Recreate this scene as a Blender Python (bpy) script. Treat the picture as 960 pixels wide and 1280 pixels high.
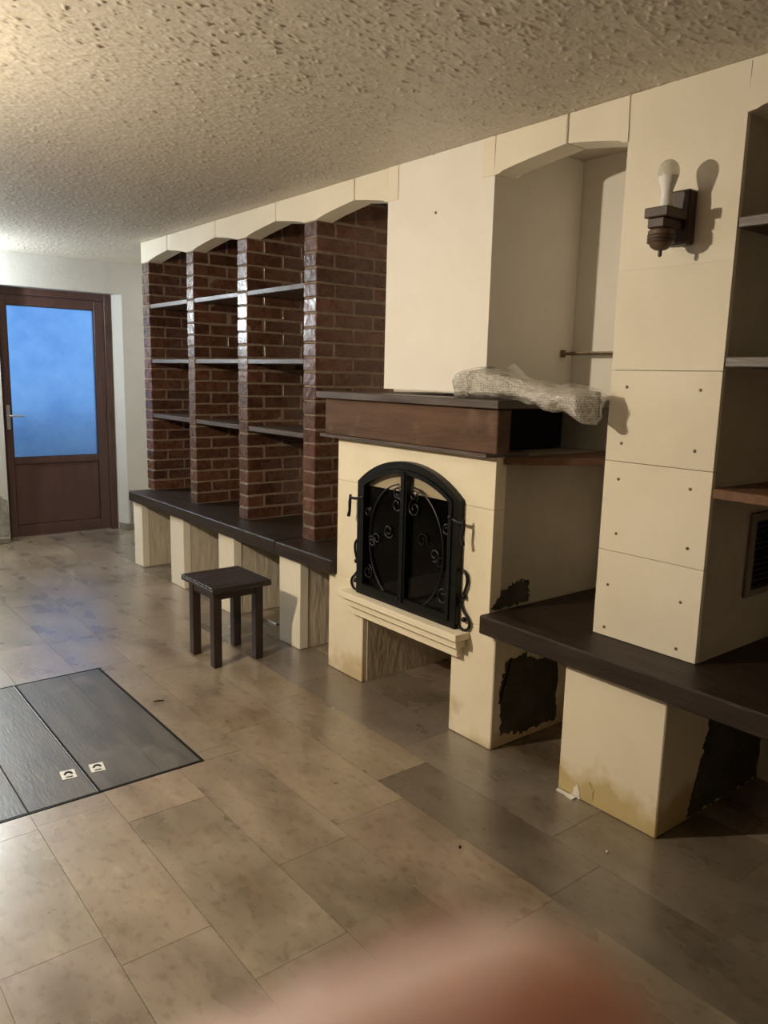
import bpy, bmesh, math, random
import numpy as np
from mathutils import Vector, Matrix
random.seed(7); rng = np.random.default_rng(11)
SC = bpy.context.scene
for o in list(bpy.data.objects): bpy.data.objects.remove(o)
C = SC.collection

# ------------------------------------------------------------------ camera, world, exposure
CAMH = 1.5
YAW, PITCH, ROLL, FPX = 0.674621, -0.172446, 0.0240433, 976.76
fw = Vector((math.sin(YAW)*math.cos(PITCH), math.cos(YAW)*math.cos(PITCH), math.sin(PITCH)))
r0 = Vector((math.cos(YAW), -math.sin(YAW), 0)); u0 = r0.cross(fw)
RT = math.cos(ROLL)*r0 + math.sin(ROLL)*u0
UP = -math.sin(ROLL)*r0 + math.cos(ROLL)*u0
cd = bpy.data.cameras.new('camera'); cam = bpy.data.objects.new('camera', cd); C.objects.link(cam)
M = Matrix((RT, UP, -fw)).transposed().to_4x4(); M.translation = (0, 0, CAMH); cam.matrix_world = M
cd.sensor_fit = 'VERTICAL'; cd.sensor_height = 36.0; cd.lens = 36.0*FPX/1280; cd.clip_start = 0.005
cd.dof.use_dof = True; cd.dof.focus_distance = 3.4; cd.dof.aperture_fstop = cd.lens/3.0
SC.camera = cam
w = bpy.data.worlds.new('dusk_sky'); SC.world = w; w.use_nodes = True
bg = w.node_tree.nodes['Background']; bg.inputs[0].default_value = (0.14, 0.34, 0.72, 1); bg.inputs[1].default_value = 1.6
SC.view_settings.view_transform = 'Standard'; SC.view_settings.look = 'None'
SC.view_settings.exposure = 0.0; SC.view_settings.gamma = 1.0; SC.view_settings.use_curve_mapping = False
WARM, WARM_E = (1.0, 0.86, 0.66), 4600.0        # bare bulb hanging in the middle of the room
COOL, COOL_E = (0.80, 0.91, 1.0), 1150.0          # globe lamp near the door

# ------------------------------------------------------------------ materials
MATS = {}
def mat(name, c1, c2=None, scale=8, rough=0.6, bump=0.0, bscale=None, stretch=(1, 1, 1), detail=5, spec=0.5,
        rvar=0.0, objcol=False, objrand=0.0, metal=0.0, dist=0.004, extra=None, coord='Object', contrast=(0.3, 0.7), nrough=.62):
    if name in MATS: return MATS[name]
    m = bpy.data.materials.new(name); m.use_nodes = True; nt = m.node_tree; N = nt.nodes; L = nt.links
    b = N['Principled BSDF']; b.inputs['Metallic'].default_value = metal; b.inputs['Specular IOR Level'].default_value = spec
    tc = N.new('ShaderNodeTexCoord'); mp = N.new('ShaderNodeMapping'); mp.inputs['Scale'].default_value = stretch
    oi = N.new('ShaderNodeObjectInfo')
    if coord == 'Object':
        off = N.new('ShaderNodeVectorMath'); off.operation = 'MULTIPLY_ADD'
        cmb = N.new('ShaderNodeCombineXYZ'); 
        for i in range(3): L.new(oi.outputs['Random'], cmb.inputs[i])
        off.inputs[1].default_value = (37, 53, 71); L.new(cmb.outputs[0], off.inputs[0]); L.new(tc.outputs['Object'], off.inputs[2])
        L.new(off.outputs[0], mp.inputs[0])
    else:
        ge = N.new('ShaderNodeNewGeometry'); L.new(ge.outputs['Position'], mp.inputs[0])
    no = N.new('ShaderNodeTexNoise'); no.inputs['Scale'].default_value = scale; no.inputs['Detail'].default_value = detail
    no.inputs['Roughness'].default_value = nrough
    L.new(mp.outputs[0], no.inputs['Vector'])
    cr = N.new('ShaderNodeValToRGB'); cr.color_ramp.elements[0].position = contrast[0]; cr.color_ramp.elements[1].position = contrast[1]
    cr.color_ramp.elements[0].color = (*c1, 1); cr.color_ramp.elements[1].color = (*(c2 or c1), 1)
    L.new(no.outputs['Fac'], cr.inputs[0]); col = cr.outputs[0]
    if objcol:
        mx = N.new('ShaderNodeMix'); mx.data_type = 'RGBA'; mx.blend_type = 'MULTIPLY'; mx.inputs[0].default_value = 1
        L.new(col, mx.inputs[6]); L.new(oi.outputs['Color'], mx.inputs[7]); col = mx.outputs[2]
    if objrand:
        hs = N.new('ShaderNodeHueSaturation'); mr = N.new('ShaderNodeMapRange')
        mr.inputs['To Min'].default_value = 1-objrand; mr.inputs['To Max'].default_value = 1+objrand
        L.new(oi.outputs['Random'], mr.inputs[0]); L.new(mr.outputs[0], hs.inputs['Value']); L.new(col, hs.inputs['Color']); col = hs.outputs[0]
    if extra: col = extra(nt, col, tc)
    L.new(col, b.inputs['Base Color'])
    b.inputs['Roughness'].default_value = rough
    if rvar:
        mr = N.new('ShaderNodeMapRange'); mr.inputs['From Min'].default_value = .3; mr.inputs['From Max'].default_value = .7
        mr.inputs['To Min'].default_value = rough-rvar; mr.inputs['To Max'].default_value = rough+rvar
        L.new(no.outputs['Fac'], mr.inputs[0]); L.new(mr.outputs[0], b.inputs['Roughness'])
    if bump:
        n2 = N.new('ShaderNodeTexNoise'); n2.inputs['Scale'].default_value = bscale or scale*4; n2.inputs['Detail'].default_value = 4
        L.new(mp.outputs[0], n2.inputs['Vector'])
        bp = N.new('ShaderNodeBump'); bp.inputs['Strength'].default_value = bump; bp.inputs['Distance'].default_value = dist
        L.new(n2.outputs['Fac'], bp.inputs['Height']); L.new(bp.outputs[0], b.inputs['Normal'])
    MATS[name] = m; return m

def blotch(color, scale, lo, hi, zfade=None, stretch=(1, 1, 1)):
    """a stain with a shape of its own: noise patches of another colour, optionally only near the foot (world z below zfade)"""
    def f(nt, col, tc):
        N, L = nt.nodes, nt.links
        ge = N.new('ShaderNodeNewGeometry'); mp = N.new('ShaderNodeMapping'); mp.inputs['Scale'].default_value = stretch
        L.new(ge.outputs['Position'], mp.inputs[0])
        no = N.new('ShaderNodeTexNoise'); no.inputs['Scale'].default_value = scale; no.inputs['Detail'].default_value = 6
        L.new(mp.outputs[0], no.inputs['Vector'])
        fac = no.outputs['Fac']
        if zfade:
            sx = N.new('ShaderNodeSeparateXYZ'); L.new(ge.outputs['Position'], sx.inputs[0])
            mz = N.new('ShaderNodeMapRange'); mz.inputs['From Min'].default_value = zfade[0]; mz.inputs['From Max'].default_value = zfade[1]
            mz.inputs['To Min'].default_value = 0.32; mz.inputs['To Max'].default_value = -0.4
            L.new(sx.outputs['Z'], mz.inputs[0]); ad = N.new('ShaderNodeMath'); L.new(fac, ad.inputs[0]); L.new(mz.outputs[0], ad.inputs[1]); fac = ad.outputs[0]
        mr = N.new('ShaderNodeMapRange'); mr.inputs['From Min'].default_value = lo; mr.inputs['From Max'].default_value = hi; mr.clamp = True
        L.new(fac, mr.inputs[0])
        mx = N.new('ShaderNodeMix'); mx.data_type = 'RGBA'; L.new(mr.outputs[0], mx.inputs[0]); L.new(col, mx.inputs[6]); mx.inputs[7].default_value = (*color, 1)
        return mx.outputs[2]
    return f

def emit(name, color, strength):
    m = bpy.data.materials.new(name); m.use_nodes = True; b = m.node_tree.nodes['Principled BSDF']
    b.inputs['Base Color'].default_value = (.9, .9, .9, 1); b.inputs['Emission Color'].default_value = (*color, 1); b.inputs['Emission Strength'].default_value = strength
    return m

PLASTER = mat('cream_plaster', (.76, .69, .56), (.82, .75, .62), 3, .75, .25, 60, dist=.002)
CHPLASTER = mat('white_cream_plaster', (.80, .755, .67), (.85, .81, .73), 3, .75, .25, 60, dist=.002)
SHADEPLASTER = mat('shaded_plaster', (.41, .36, .275), (.52, .465, .36), 4, .8, .4, 50, dist=.003)  # cream plaster darkened to carry the shade of unlit flanks and sill gaps
STONE = mat('cream_limestone', (.76, .69, .55), (.84, .77, .63), 2.5, .7, .2, 45, dist=.002)
FIRESTONE = mat('fireplace_limestone', (.77, .68, .50), (.85, .77, .60), 3, .7, .25, 40, dist=.003, extra=blotch((.62, .50, .30), 6, .62, .80, (.0, .35)))
SUPSTONE = mat('support_limestone', (.76, .67, .50), (.82, .74, .58), 3, .7, .25, 40, dist=.003, extra=blotch((.55, .43, .20), 5, .55, .72, (.05, .32)))
STUCCO = mat('rough_stucco', (.52, .45, .34), (.66, .58, .45), 14, .85, .9, 26, stretch=(1, 1, .35), dist=.012)
CEIL = mat('ceiling_stucco', (.54, .49, .405), (.64, .585, .49), 20, .5, .4, 110, stretch=(.5, 1.6, 1), dist=.004, coord='World')
WALLW = mat('white_plaster', (.49, .475, .435), (.56, .545, .50), 3, .7, .3, 50, dist=.003)
DARKWALL = mat('brown_wall_paint', (.13, .085, .055), (.18, .12, .08), 3, .7, .3, 50, dist=.003)
MORTAR = mat('mortar', (.17, .125, .085), (.27, .205, .145), 30, .85, .5, 120)
BRICK = mat('varnished_brick', (.072, .030, .018), (.125, .053, .031), 14, .28, .5, 30, detail=3, objrand=.30, rvar=.12, dist=.006, spec=.55)
DARKWOOD = mat('dark_stained_wood', (.014, .008, .005), (.038, .023, .014), 5, .50, .5, 26, stretch=(6, .7, 6), rvar=.1, dist=.003, spec=.35)
SHELFWOOD = mat('shelf_wood', (.050, .034, .026), (.11, .08, .065), 5, .45, .4, 26, stretch=(6, .7, 6), rvar=.08, dist=.003, spec=.6)
BEAMWOOD = mat('beam_wood', (.055, .025, .011), (.125, .064, .032), 3, .62, .5, 26, stretch=(5, .6, 5), dist=.003, spec=.3, extra=blotch((.19, .125, .08), 7, .58, .80))
PLANKWOOD = mat('plank_wood', (.12, .055, .026), (.20, .10, .05), 5, .55, .4, 20, stretch=(.7, 6, 6))
STOOLWOOD = mat('stool_wood', (.014, .009, .008), (.040, .025, .020), 5, .42, .5, 26, stretch=(.8, 6, 3), rvar=.1, dist=.003)
LEGWOOD = mat('stool_leg_wood', (.014, .008, .006), (.038, .021, .016), 6, .45, .4, 26, stretch=(6, 6, .7), dist=.003)
TRAPWOOD = mat('weathered_hatch_wood', (.060, .057, .054), (.125, .118, .108), 4, .38, .4, 24, stretch=(5, .8, 5), rvar=.06, dist=.002, extra=blotch((.20, .185, .165), 5, .60, .80))
IRON = mat('black_iron', (.008, .008, .008), (.016, .015, .014), 20, .42, .4, 90, metal=.6, dist=.002)
SOOT = mat('soot', (.006, .0055, .005), (.013, .011, .010), 10, .9, .4, 40)
STEEL = mat('brushed_steel', (.55, .55, .54), (.68, .68, .67), 40, .35, .1, 120, metal=.9)
PLATE = mat('pale_steel', (.62, .62, .60), (.74, .74, .72), 40, .45, 0, metal=.15)
SCREW = mat('screw_steel', (.16, .12, .08), (.25, .2, .14), 40, .5, 0, metal=.7)
BRASS = mat('dull_brass', (.16, .12, .07), (.30, .24, .15), 30, .4, .2, metal=.7)
DOORB = mat('brown_door', (.060, .028, .022), (.085, .042, .033), 4, .42, .15, 40, stretch=(5, 5, .5), dist=.001)
SEAL = mat('black_seal', (.015, .012, .012), None, 10, .6)
def tile_grain(nt, col, tc):
    N, L = nt.nodes, nt.links
    ge = N.new('ShaderNodeNewGeometry')
    for (sc, det, st, lo, hi, c) in ((2.2, 3, (1.6, .8, 1), .46, .75, (.70, .64, .58)), (38, 4, (1, .6, 1), .50, .72, (.72, .66, .58)), (11, 5, (1.8, .7, 1), .52, .80, (1.28, 1.26, 1.22))):
        mp = N.new('ShaderNodeMapping'); mp.inputs['Scale'].default_value = st; L.new(ge.outputs['Position'], mp.inputs[0])
        no = N.new('ShaderNodeTexNoise'); no.inputs['Scale'].default_value = sc; no.inputs['Detail'].default_value = det; no.inputs['Roughness'].default_value = .55
        L.new(mp.outputs[0], no.inputs['Vector'])
        mr = N.new('ShaderNodeMapRange'); mr.interpolation_type = 'SMOOTHSTEP'; mr.inputs['From Min'].default_value = lo; mr.inputs['From Max'].default_value = hi
        L.new(no.outputs['Fac'], mr.inputs[0])
        mx = N.new('ShaderNodeMix'); mx.data_type = 'RGBA'; mx.blend_type = 'MULTIPLY'; mx.clamp_factor = True
        L.new(mr.outputs[0], mx.inputs[0]); L.new(col, mx.inputs[6]); mx.inputs[7].default_value = (*c, 1); col = mx.outputs[2]
    return col
TILE = mat('stone_tile', (.205, .164, .120), (.32, .262, .198), 4, .31, .3, 22, rvar=.07, objcol=True, dist=.002, detail=4, nrough=.5, stretch=(1.5, .8, 1), extra=tile_grain, spec=.8)
tb = TILE.node_tree.nodes['Principled BSDF']; tb.inputs['Coat Weight'].default_value = .7; tb.inputs['Coat IOR'].default_value = 1.6; tb.inputs['Coat Roughness'].default_value = .3
GROUT = mat('grout', (.13, .10, .075), (.19, .15, .11), 30, .8)
SCREED = mat('bare_concrete', (.035, .029, .019), (.085, .070, .048), 12, .9, .8, 40)
CHIP = mat('bare_gypsum', (.72, .68, .60), (.8, .76, .68), 20, .85, .4, 60)
DIRT = mat('grey_patch', (.16, .15, .12), (.34, .32, .27), 12, .85, .6, 40)
BASE = mat('baseboard_stone', (.16, .14, .11), (.26, .23, .18), 10, .5, .3, 40)
WHITEPL = mat('white_plastic', (.80, .78, .74), None, 5, .35)
SKIN = mat('skin', (.74, .48, .42), (.78, .53, .47), 60, .5, .2, 300, dist=.0005)
sb = SKIN.node_tree.nodes['Principled BSDF']; sb.inputs['Subsurface Weight'].default_value = 1.0; sb.inputs['Subsurface Radius'].default_value = (1, .62, .5); sb.inputs['Subsurface Scale'].default_value = .016
NAIL = mat('fingernail', (.72, .42, .36), None, 10, .3)
GROUND = mat('yard_ground', (.30, .30, .29), (.42, .42, .40), 3, .9)
WIRE = mat('black_wire', (.02, .02, .02), None, 5, .25)

def glass(name, color, rough, alpha_mix=0.0, bumps=None, ior=1.45):
    m = bpy.data.materials.new(name); m.use_nodes = True; nt = m.node_tree; b = nt.nodes['Principled BSDF']
    b.inputs['Base Color'].default_value = (*color, 1); b.inputs['Roughness'].default_value = rough
    b.inputs['Transmission Weight'].default_value = 1; b.inputs['IOR'].default_value = ior
    return m
FROST = glass('frosted_glass', (.92, .96, 1.0), .42)
nt = FROST.node_tree; tc = nt.nodes.new('ShaderNodeTexCoord'); no = nt.nodes.new('ShaderNodeTexNoise'); no.inputs['Scale'].default_value = 14; no.inputs['Detail'].default_value = 6
nt.links.new(tc.outputs['Object'], no.inputs['Vector']); bp = nt.nodes.new('ShaderNodeBump'); bp.inputs['Strength'].default_value = .6; bp.inputs['Distance'].default_value = .004
nt.links.new(no.outputs['Fac'], bp.inputs['Height']); nt.links.new(bp.outputs[0], nt.nodes['Principled BSDF'].inputs['Normal'])
n2 = nt.nodes.new('ShaderNodeTexNoise'); n2.inputs['Scale'].default_value = 3.2; n2.inputs['Detail'].default_value = 9; n2.inputs['Roughness'].default_value = .72
nt.links.new(tc.outputs['Object'], n2.inputs['Vector']); cr = nt.nodes.new('ShaderNodeValToRGB')
cr.color_ramp.elements[0].position = .35; cr.color_ramp.elements[0].color = (.62, .70, .80, 1); cr.color_ramp.elements[1].position = .68; cr.color_ramp.elements[1].color = (1, 1, 1, 1)
nt.links.new(n2.outputs['Fac'], cr.inputs[0]); nt.links.new(cr.outputs[0], nt.nodes['Principled BSDF'].inputs['Base Color'])
# smoked fire-door glass: thin sheet, mostly clear with a dark tint
FIREGLASS = bpy.data.materials.new('fire_door_glass'); FIREGLASS.use_nodes = True
nt = FIREGLASS.node_tree; out = nt.nodes['Material Output']; nt.nodes.remove(nt.nodes['Principled BSDF'])
tr = nt.nodes.new('ShaderNodeBsdfTransparent'); tr.inputs[0].default_value = (.70, .68, .64, 1)
gl = nt.nodes.new('ShaderNodeBsdfGlossy'); gl.inputs['Roughness'].default_value = .08
fr = nt.nodes.new('ShaderNodeMath'); fr.operation = 'MULTIPLY'; fr.inputs[1].default_value = .14; lw = nt.nodes.new('ShaderNodeLayerWeight'); lw.inputs[0].default_value = .25; nt.links.new(lw.outputs['Facing'], fr.inputs[0]); mx = nt.nodes.new('ShaderNodeMixShader')
nt.links.new(fr.outputs[0], mx.inputs[0]); nt.links.new(tr.outputs[0], mx.inputs[1]); nt.links.new(gl.outputs[0], mx.inputs[2]); nt.links.new(mx.outputs[0], out.inputs[0])
# bubble wrap
WRAP = bpy.data.materials.new('bubble_wrap_film'); WRAP.use_nodes = True
nt = WRAP.node_tree; b = nt.nodes['Principled BSDF']; b.inputs['Base Color'].default_value = (.60, .56, .49, 1); b.inputs['Roughness'].default_value = .10; b.inputs['Specular IOR Level'].default_value = 1.0; b.inputs['Coat Weight'].default_value = .8; b.inputs['Coat Roughness'].default_value = .12
b.inputs['Alpha'].default_value = .66
tc = nt.nodes.new('ShaderNodeTexCoord'); vo = nt.nodes.new('ShaderNodeTexVoronoi'); vo.inputs['Scale'].default_value = 120; vo.inputs['Randomness'].default_value = .35
nt.links.new(tc.outputs['Object'], vo.inputs['Vector']); bp = nt.nodes.new('ShaderNodeBump'); bp.invert = True; bp.inputs['Strength'].default_value = 1.0; bp.inputs['Distance'].default_value = .0065
nt.links.new(vo.outputs['Distance'], bp.inputs['Height']); nt.links.new(bp.outputs[0], b.inputs['Normal'])
cr = nt.nodes.new('ShaderNodeValToRGB'); cr.color_ramp.elements[0].position = .1; cr.color_ramp.elements[0].color = (.30, .27, .22, 1); cr.color_ramp.elements[1].position = .6; cr.color_ramp.elements[1].color = (.78, .74, .66, 1)
nt.links.new(vo.outputs['Distance'], cr.inputs[0]); nt.links.new(cr.outputs[0], b.inputs['Base Color'])
FILM = bpy.data.materials.new('clear_film'); FILM.use_nodes = True
b = FILM.node_tree.nodes['Principled BSDF']; b.inputs['Base Color'].default_value = (.85, .83, .78, 1); b.inputs['Roughness'].default_value = .2; b.inputs['Alpha'].default_value = .22

# ------------------------------------------------------------------ mesh helpers
class MB:
    def __init__(s): s.bm = bmesh.new()
    def box(s, x0, x1, y0, y1, z0, z1, bev=0.0, jit=0.0):
        vs = [s.bm.verts.new((x, y, z)) for x in (x0, x1) for y in (y0, y1) for z in (z0, z1)]
        if jit:
            for v in vs: v.co += Vector([random.uniform(-jit, jit) for _ in range(3)])
        fs = [s.bm.faces.new([vs[i] for i in q]) for q in ((0, 1, 3, 2), (4, 6, 7, 5), (0, 4, 5, 1), (2, 3, 7, 6), (0, 2, 6, 4), (1, 5, 7, 3))]
        if bev:
            es = {e for f in fs for e in f.edges}
            bmesh.ops.bevel(s.bm, geom=list(es), offset=bev, segments=1, affect='EDGES', profile=.5)
        return s
    def prism(s, poly, axis, a0, a1, bev=0.0):
        """extrude a polygon of 2D points along axis (0: (y,z) pts, 1: (x,z) pts, 2: (x,y) pts)"""
        def P(p, a): return {0: (a, p[0], p[1]), 1: (p[0], a, p[1]), 2: (p[0], p[1], a)}[axis]
        A = [s.bm.verts.new(P(p, a0)) for p in poly]; B = [s.bm.verts.new(P(p, a1)) for p in poly]
        n = len(poly); fs = [s.bm.faces.new(A), s.bm.faces.new(B[::-1])]
        for i in range(n): fs.append(s.bm.faces.new((A[i], B[i], B[(i+1) % n], A[(i+1) % n])))
        if bev:
            es = {e for f in fs[:2] for e in f.edges}
            bmesh.ops.bevel(s.bm, geom=list(es), offset=bev, segments=1, affect='EDGES')
        return s
    def tube(s, pts, r, seg=8, cap=True):
        pts = [Vector(p) for p in pts]; n = len(pts); rad = r if isinstance(r, (list, tuple)) else [r]*n
        rings = []; prev = None
        for i, p in enumerate(pts):
            t = (pts[min(i+1, n-1)]-pts[max(i-1, 0)]).normalized()
            if prev is None:
                a = Vector((0, 0, 1)) if abs(t.z) < .9 else Vector((1, 0, 0)); u = t.cross(a).normalized()
            else:
                u = (prev - t*prev.dot(t)).normalized()
            prev = u; v = t.cross(u)
            rings.append([s.bm.verts.new(p+(u*math.cos(2*math.pi*k/seg)+v*math.sin(2*math.pi*k/seg))*rad[i]) for k in range(seg)])
        for a, b in zip(rings, rings[1:]):
            for k in range(seg): s.bm.faces.new((a[k], a[(k+1) % seg], b[(k+1) % seg], b[k]))
        if cap: s.bm.faces.new(rings[0][::-1]); s.bm.faces.new(rings[-1])
        return s
    def lathe(s, prof, c=(0, 0, 0), seg=24):
        rings = []
        for r, z in prof:
            rings.append([s.bm.verts.new((c[0]+max(r, 1e-4)*math.cos(2*math.pi*k/seg), c[1]+max(r, 1e-4)*math.sin(2*math.pi*k/seg), c[2]+z)) for k in range(seg)])
        for a, b in zip(rings, rings[1:]):
            for k in range(seg): s.bm.faces.new((a[k], a[(k+1) % seg], b[(k+1) % seg], b[k]))
        s.bm.faces.new(rings[0][::-1]); s.bm.faces.new(rings[-1])
        return s
    def sphere(s, c, r, seg=12, rings=8):
        bmesh.ops.create_uvsphere(s.bm, u_segments=seg, v_segments=rings, radius=r, matrix=Matrix.Translation(c)); return s
    def build(s, name, material, parent=None, origin=None, smooth=False):
        bmesh.ops.recalc_face_normals(s.bm, faces=s.bm.faces[:])
        o0 = Vector(origin) if origin is not None else None
        if o0 is not None: bmesh.ops.translate(s.bm, vec=-o0, verts=s.bm.verts[:])
        me = bpy.data.meshes.new(name); s.bm.to_mesh(me); s.bm.free()
        if smooth:
            me.polygons.foreach_set('use_smooth', [True]*len(me.polygons)); me.set_sharp_from_angle(angle=math.radians(38))
        me.materials.append(material)
        o = bpy.data.objects.new(name, me); C.objects.link(o)
        if parent is not None:                       # world coordinates were used: undo the parents' offsets
            o.parent = parent
            off = Vector(); p = parent
            while p: off += p.location; p = p.parent
            o.location = (o0 if o0 is not None else Vector()) - off
        elif o0 is not None: o.location = o0
        return o
def tag(o, label, cat, group=None):
    o['label'] = label; o['category'] = cat
    if group: o['group'] = group
    return o
def struct(o): o['kind'] = 'structure'; return o
def thing(name, loc, label, cat, group=None):
    o = bpy.data.objects.new(name, None); o.empty_display_size = .05; C.objects.link(o); o.location = loc
    return tag(o, label, cat, group)

# ------------------------------------------------------------------ dimensions (metres, camera above the origin)
WX = 2.36            # front plane of arches, piers, chimney breast
BX = 2.91            # back wall of niches
FX = 2.22            # fireplace front / bench supports
LX = -3.60           # opposite wall
FY, DY, NY = 7.20, 7.34, -3.5
CZ = 2.44
BZ0, BZ1 = .505, .58 # bench slab

# ------------------------------------------------------------------ room shell
# ceiling: stucco relief modelled as a displaced surface, closed above
def ceiling():
    def lin(a, b, st): return list(np.arange(a, b, st))
    xs = lin(LX, -.5, .25) + lin(-.5, .2, .014) + lin(.2, 2.44, .0050) + [2.44, 2.6, 2.75, 2.93]
    ys = lin(NY, .4, .25); y = .4; ys_f = []
    while y < 7.34: ys_f.append(y); y += .0075 if y < .95 else (.0046 if y < 2.6 else .0046+.0034*(y-2.6))
    ys = ys + ys_f + [7.36]
    xs = np.array(xs); ys = np.array(ys); nx, ny = len(xs), len(ys)
    Z = np.zeros((ny, nx))
    Z += .0006*rng.standard_normal(Z.shape)
    n = 24000
    px = rng.uniform(-.5, 2.44, n); py = .4+(7.2-.4)*rng.uniform(0, 1, n)
    for i in range(n):
        a = rng.normal(.18, .30); L = rng.uniform(.005, .015); W = rng.uniform(.0022, .0038); h = rng.uniform(.0012, .0046)*(1.0 if rng.uniform() > .10 else 1.9)
        R = L*2
        i0, i1 = np.searchsorted(xs, (px[i]-R, px[i]+R)); j0, j1 = np.searchsorted(ys, (py[i]-R, py[i]+R))
        if i1 <= i0 or j1 <= j0: continue
        dx = xs[None, i0:i1]-px[i]; dy = ys[j0:j1, None]-py[i]
        u = dx*math.cos(a)+dy*math.sin(a); v = -dx*math.sin(a)+dy*math.cos(a)
        v = v + 6*u*u*(1 if i % 2 else -1)
        g = h*np.exp(-(u/L)**4-(v/W)**2)
        Z[j0:j1, i0:i1] = np.maximum(Z[j0:j1, i0:i1], g)
    Z[:, :3] = 0; Z[:, -3:] = 0; Z[:3] = 0; Z[-3:] = 0
    XX, YY = np.meshgrid(xs, ys)
    co = np.stack([XX, YY, CZ - Z], -1).reshape(-1, 3)
    idx = np.arange(nx*ny).reshape(ny, nx)
    q = np.stack([idx[:-1, :-1], idx[1:, :-1], idx[1:, 1:], idx[:-1, 1:]], -1).reshape(-1, 4)
    # lid
    k = len(co); lid = np.array([(LX, NY, CZ+.12), (2.93, NY, CZ+.12), (2.93, 7.36, CZ+.12), (LX, 7.36, CZ+.12)])
    c = [idx[0, 0], idx[0, -1], idx[-1, -1], idx[-1, 0]]
    extra = [[k, k+1, k+2, k+3]] + [[c[i], c[(i+1) % 4], k+(i+1) % 4, k+i] for i in range(4)]
    co = np.vstack([co, lid]); q = np.vstack([q, np.array(extra)])
    me = bpy.data.meshes.new('ceiling'); me.vertices.add(len(co)); me.vertices.foreach_set('co', co.ravel())
    me.loops.add(q.size); me.loops.foreach_set('vertex_index', q.ravel().astype(np.int32))
    me.polygons.add(len(q)); me.polygons.foreach_set('loop_start', np.arange(0, q.size, 4, dtype=np.int32))
    me.update(calc_edges=True); me.validate(); me.materials.append(CEIL); me.polygons.foreach_set('use_smooth', [True]*(len(q)-5)+[False]*5)
    o = bpy.data.objects.new('ceiling', me); C.objects.link(o); struct(o)
ceiling()

# walls
struct(MB().box(BX, BX+.12, NY, DY, -.02, CZ+.0).build('wall_right', CHPLASTER))
struct(MB().box(LX-.12, LX, NY, DY, -.02, CZ).build('wall_left', DARKWALL))
struct(MB().box(LX-.12, BX+.12, NY-.12, NY, -.02, CZ).build('wall_back', DARKWALL))
m = MB()
m.box(LX, 1.615, FY, DY, 0, CZ)
m.prism([(2.66, FY), (BX, FY), (BX, DY), (2.60, DY)], 2, 0, CZ)
m.prism([(1.615, FY), (2.66, FY), (2.60, DY), (1.615, DY)], 2, 2.168, CZ)
m.box(LX-.12, 1.60, DY, DY+.12, -.02, CZ); m.box(2.62, BX+.12, DY, DY+.12, -.02, CZ); m.box(1.60, 2.62, DY, DY+.12, 2.18, CZ)
wf = struct(m.build('wall_far', WALLW))
def patch(pts, axis, a0, a1, name, material, parent):
    return MB().prism(pts, axis, a0, a1).build(name, material, parent)
def ragged(pts, n=5, amp=.012, seed=1):
    r = random.Random(seed); out = []
    for i, p in enumerate(pts):
        q = pts[(i+1) % len(pts)]
        for k in range(n):
            t = k/n; a = amp if k else amp*.3
            out.append((p[0]+(q[0]-p[0])*t+r.uniform(-a, a), p[1]+(q[1]-p[1])*t+r.uniform(-a, a)))
    return out
patch(ragged([(1.40, .05), (1.606, .05), (1.606, .36), (1.54, .42), (1.40, .36)], 4, .012, 3), 1, FY-.004, FY+.002, 'bare_patch', DIRT, wf)
patch(ragged([(2.675, .05), (2.70, .05), (2.70, .36), (2.68, .38)], 4, .004, 5), 1, FY-.004, FY+.002, 'bare_patch', DIRT, wf)
struct(MB().box(LX+.005, 1.60, FY-.05, FY-.001, .001, .05, .004).build('baseboard_far', BASE))
struct(MB().prism([(2.605, DY-.002), (2.645, FY-.03), (2.90, FY-.03), (2.90, FY-.001), (2.665, FY-.001), (2.615, DY-.002)], 2, .001, .06).build('baseboard_door', BASE))

# chimney breast, part of the wall; hollow core goes down behind the mantel
struct(MB().box(WX, BX-.001, 2.30, 2.975, 1.44, CZ-.001).build('wall_chimney', CHPLASTER))
MB().lathe([(.006, 0), (.006, .004), (.003, .005)], (0, 0, 0), 8).build('screw', SCREW, bpy.data.objects['wall_chimney']).matrix_local = Matrix.Translation((WX, 2.642, 2.197)) @ Matrix.Rotation(-math.pi/2, 4, 'Y')

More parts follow.
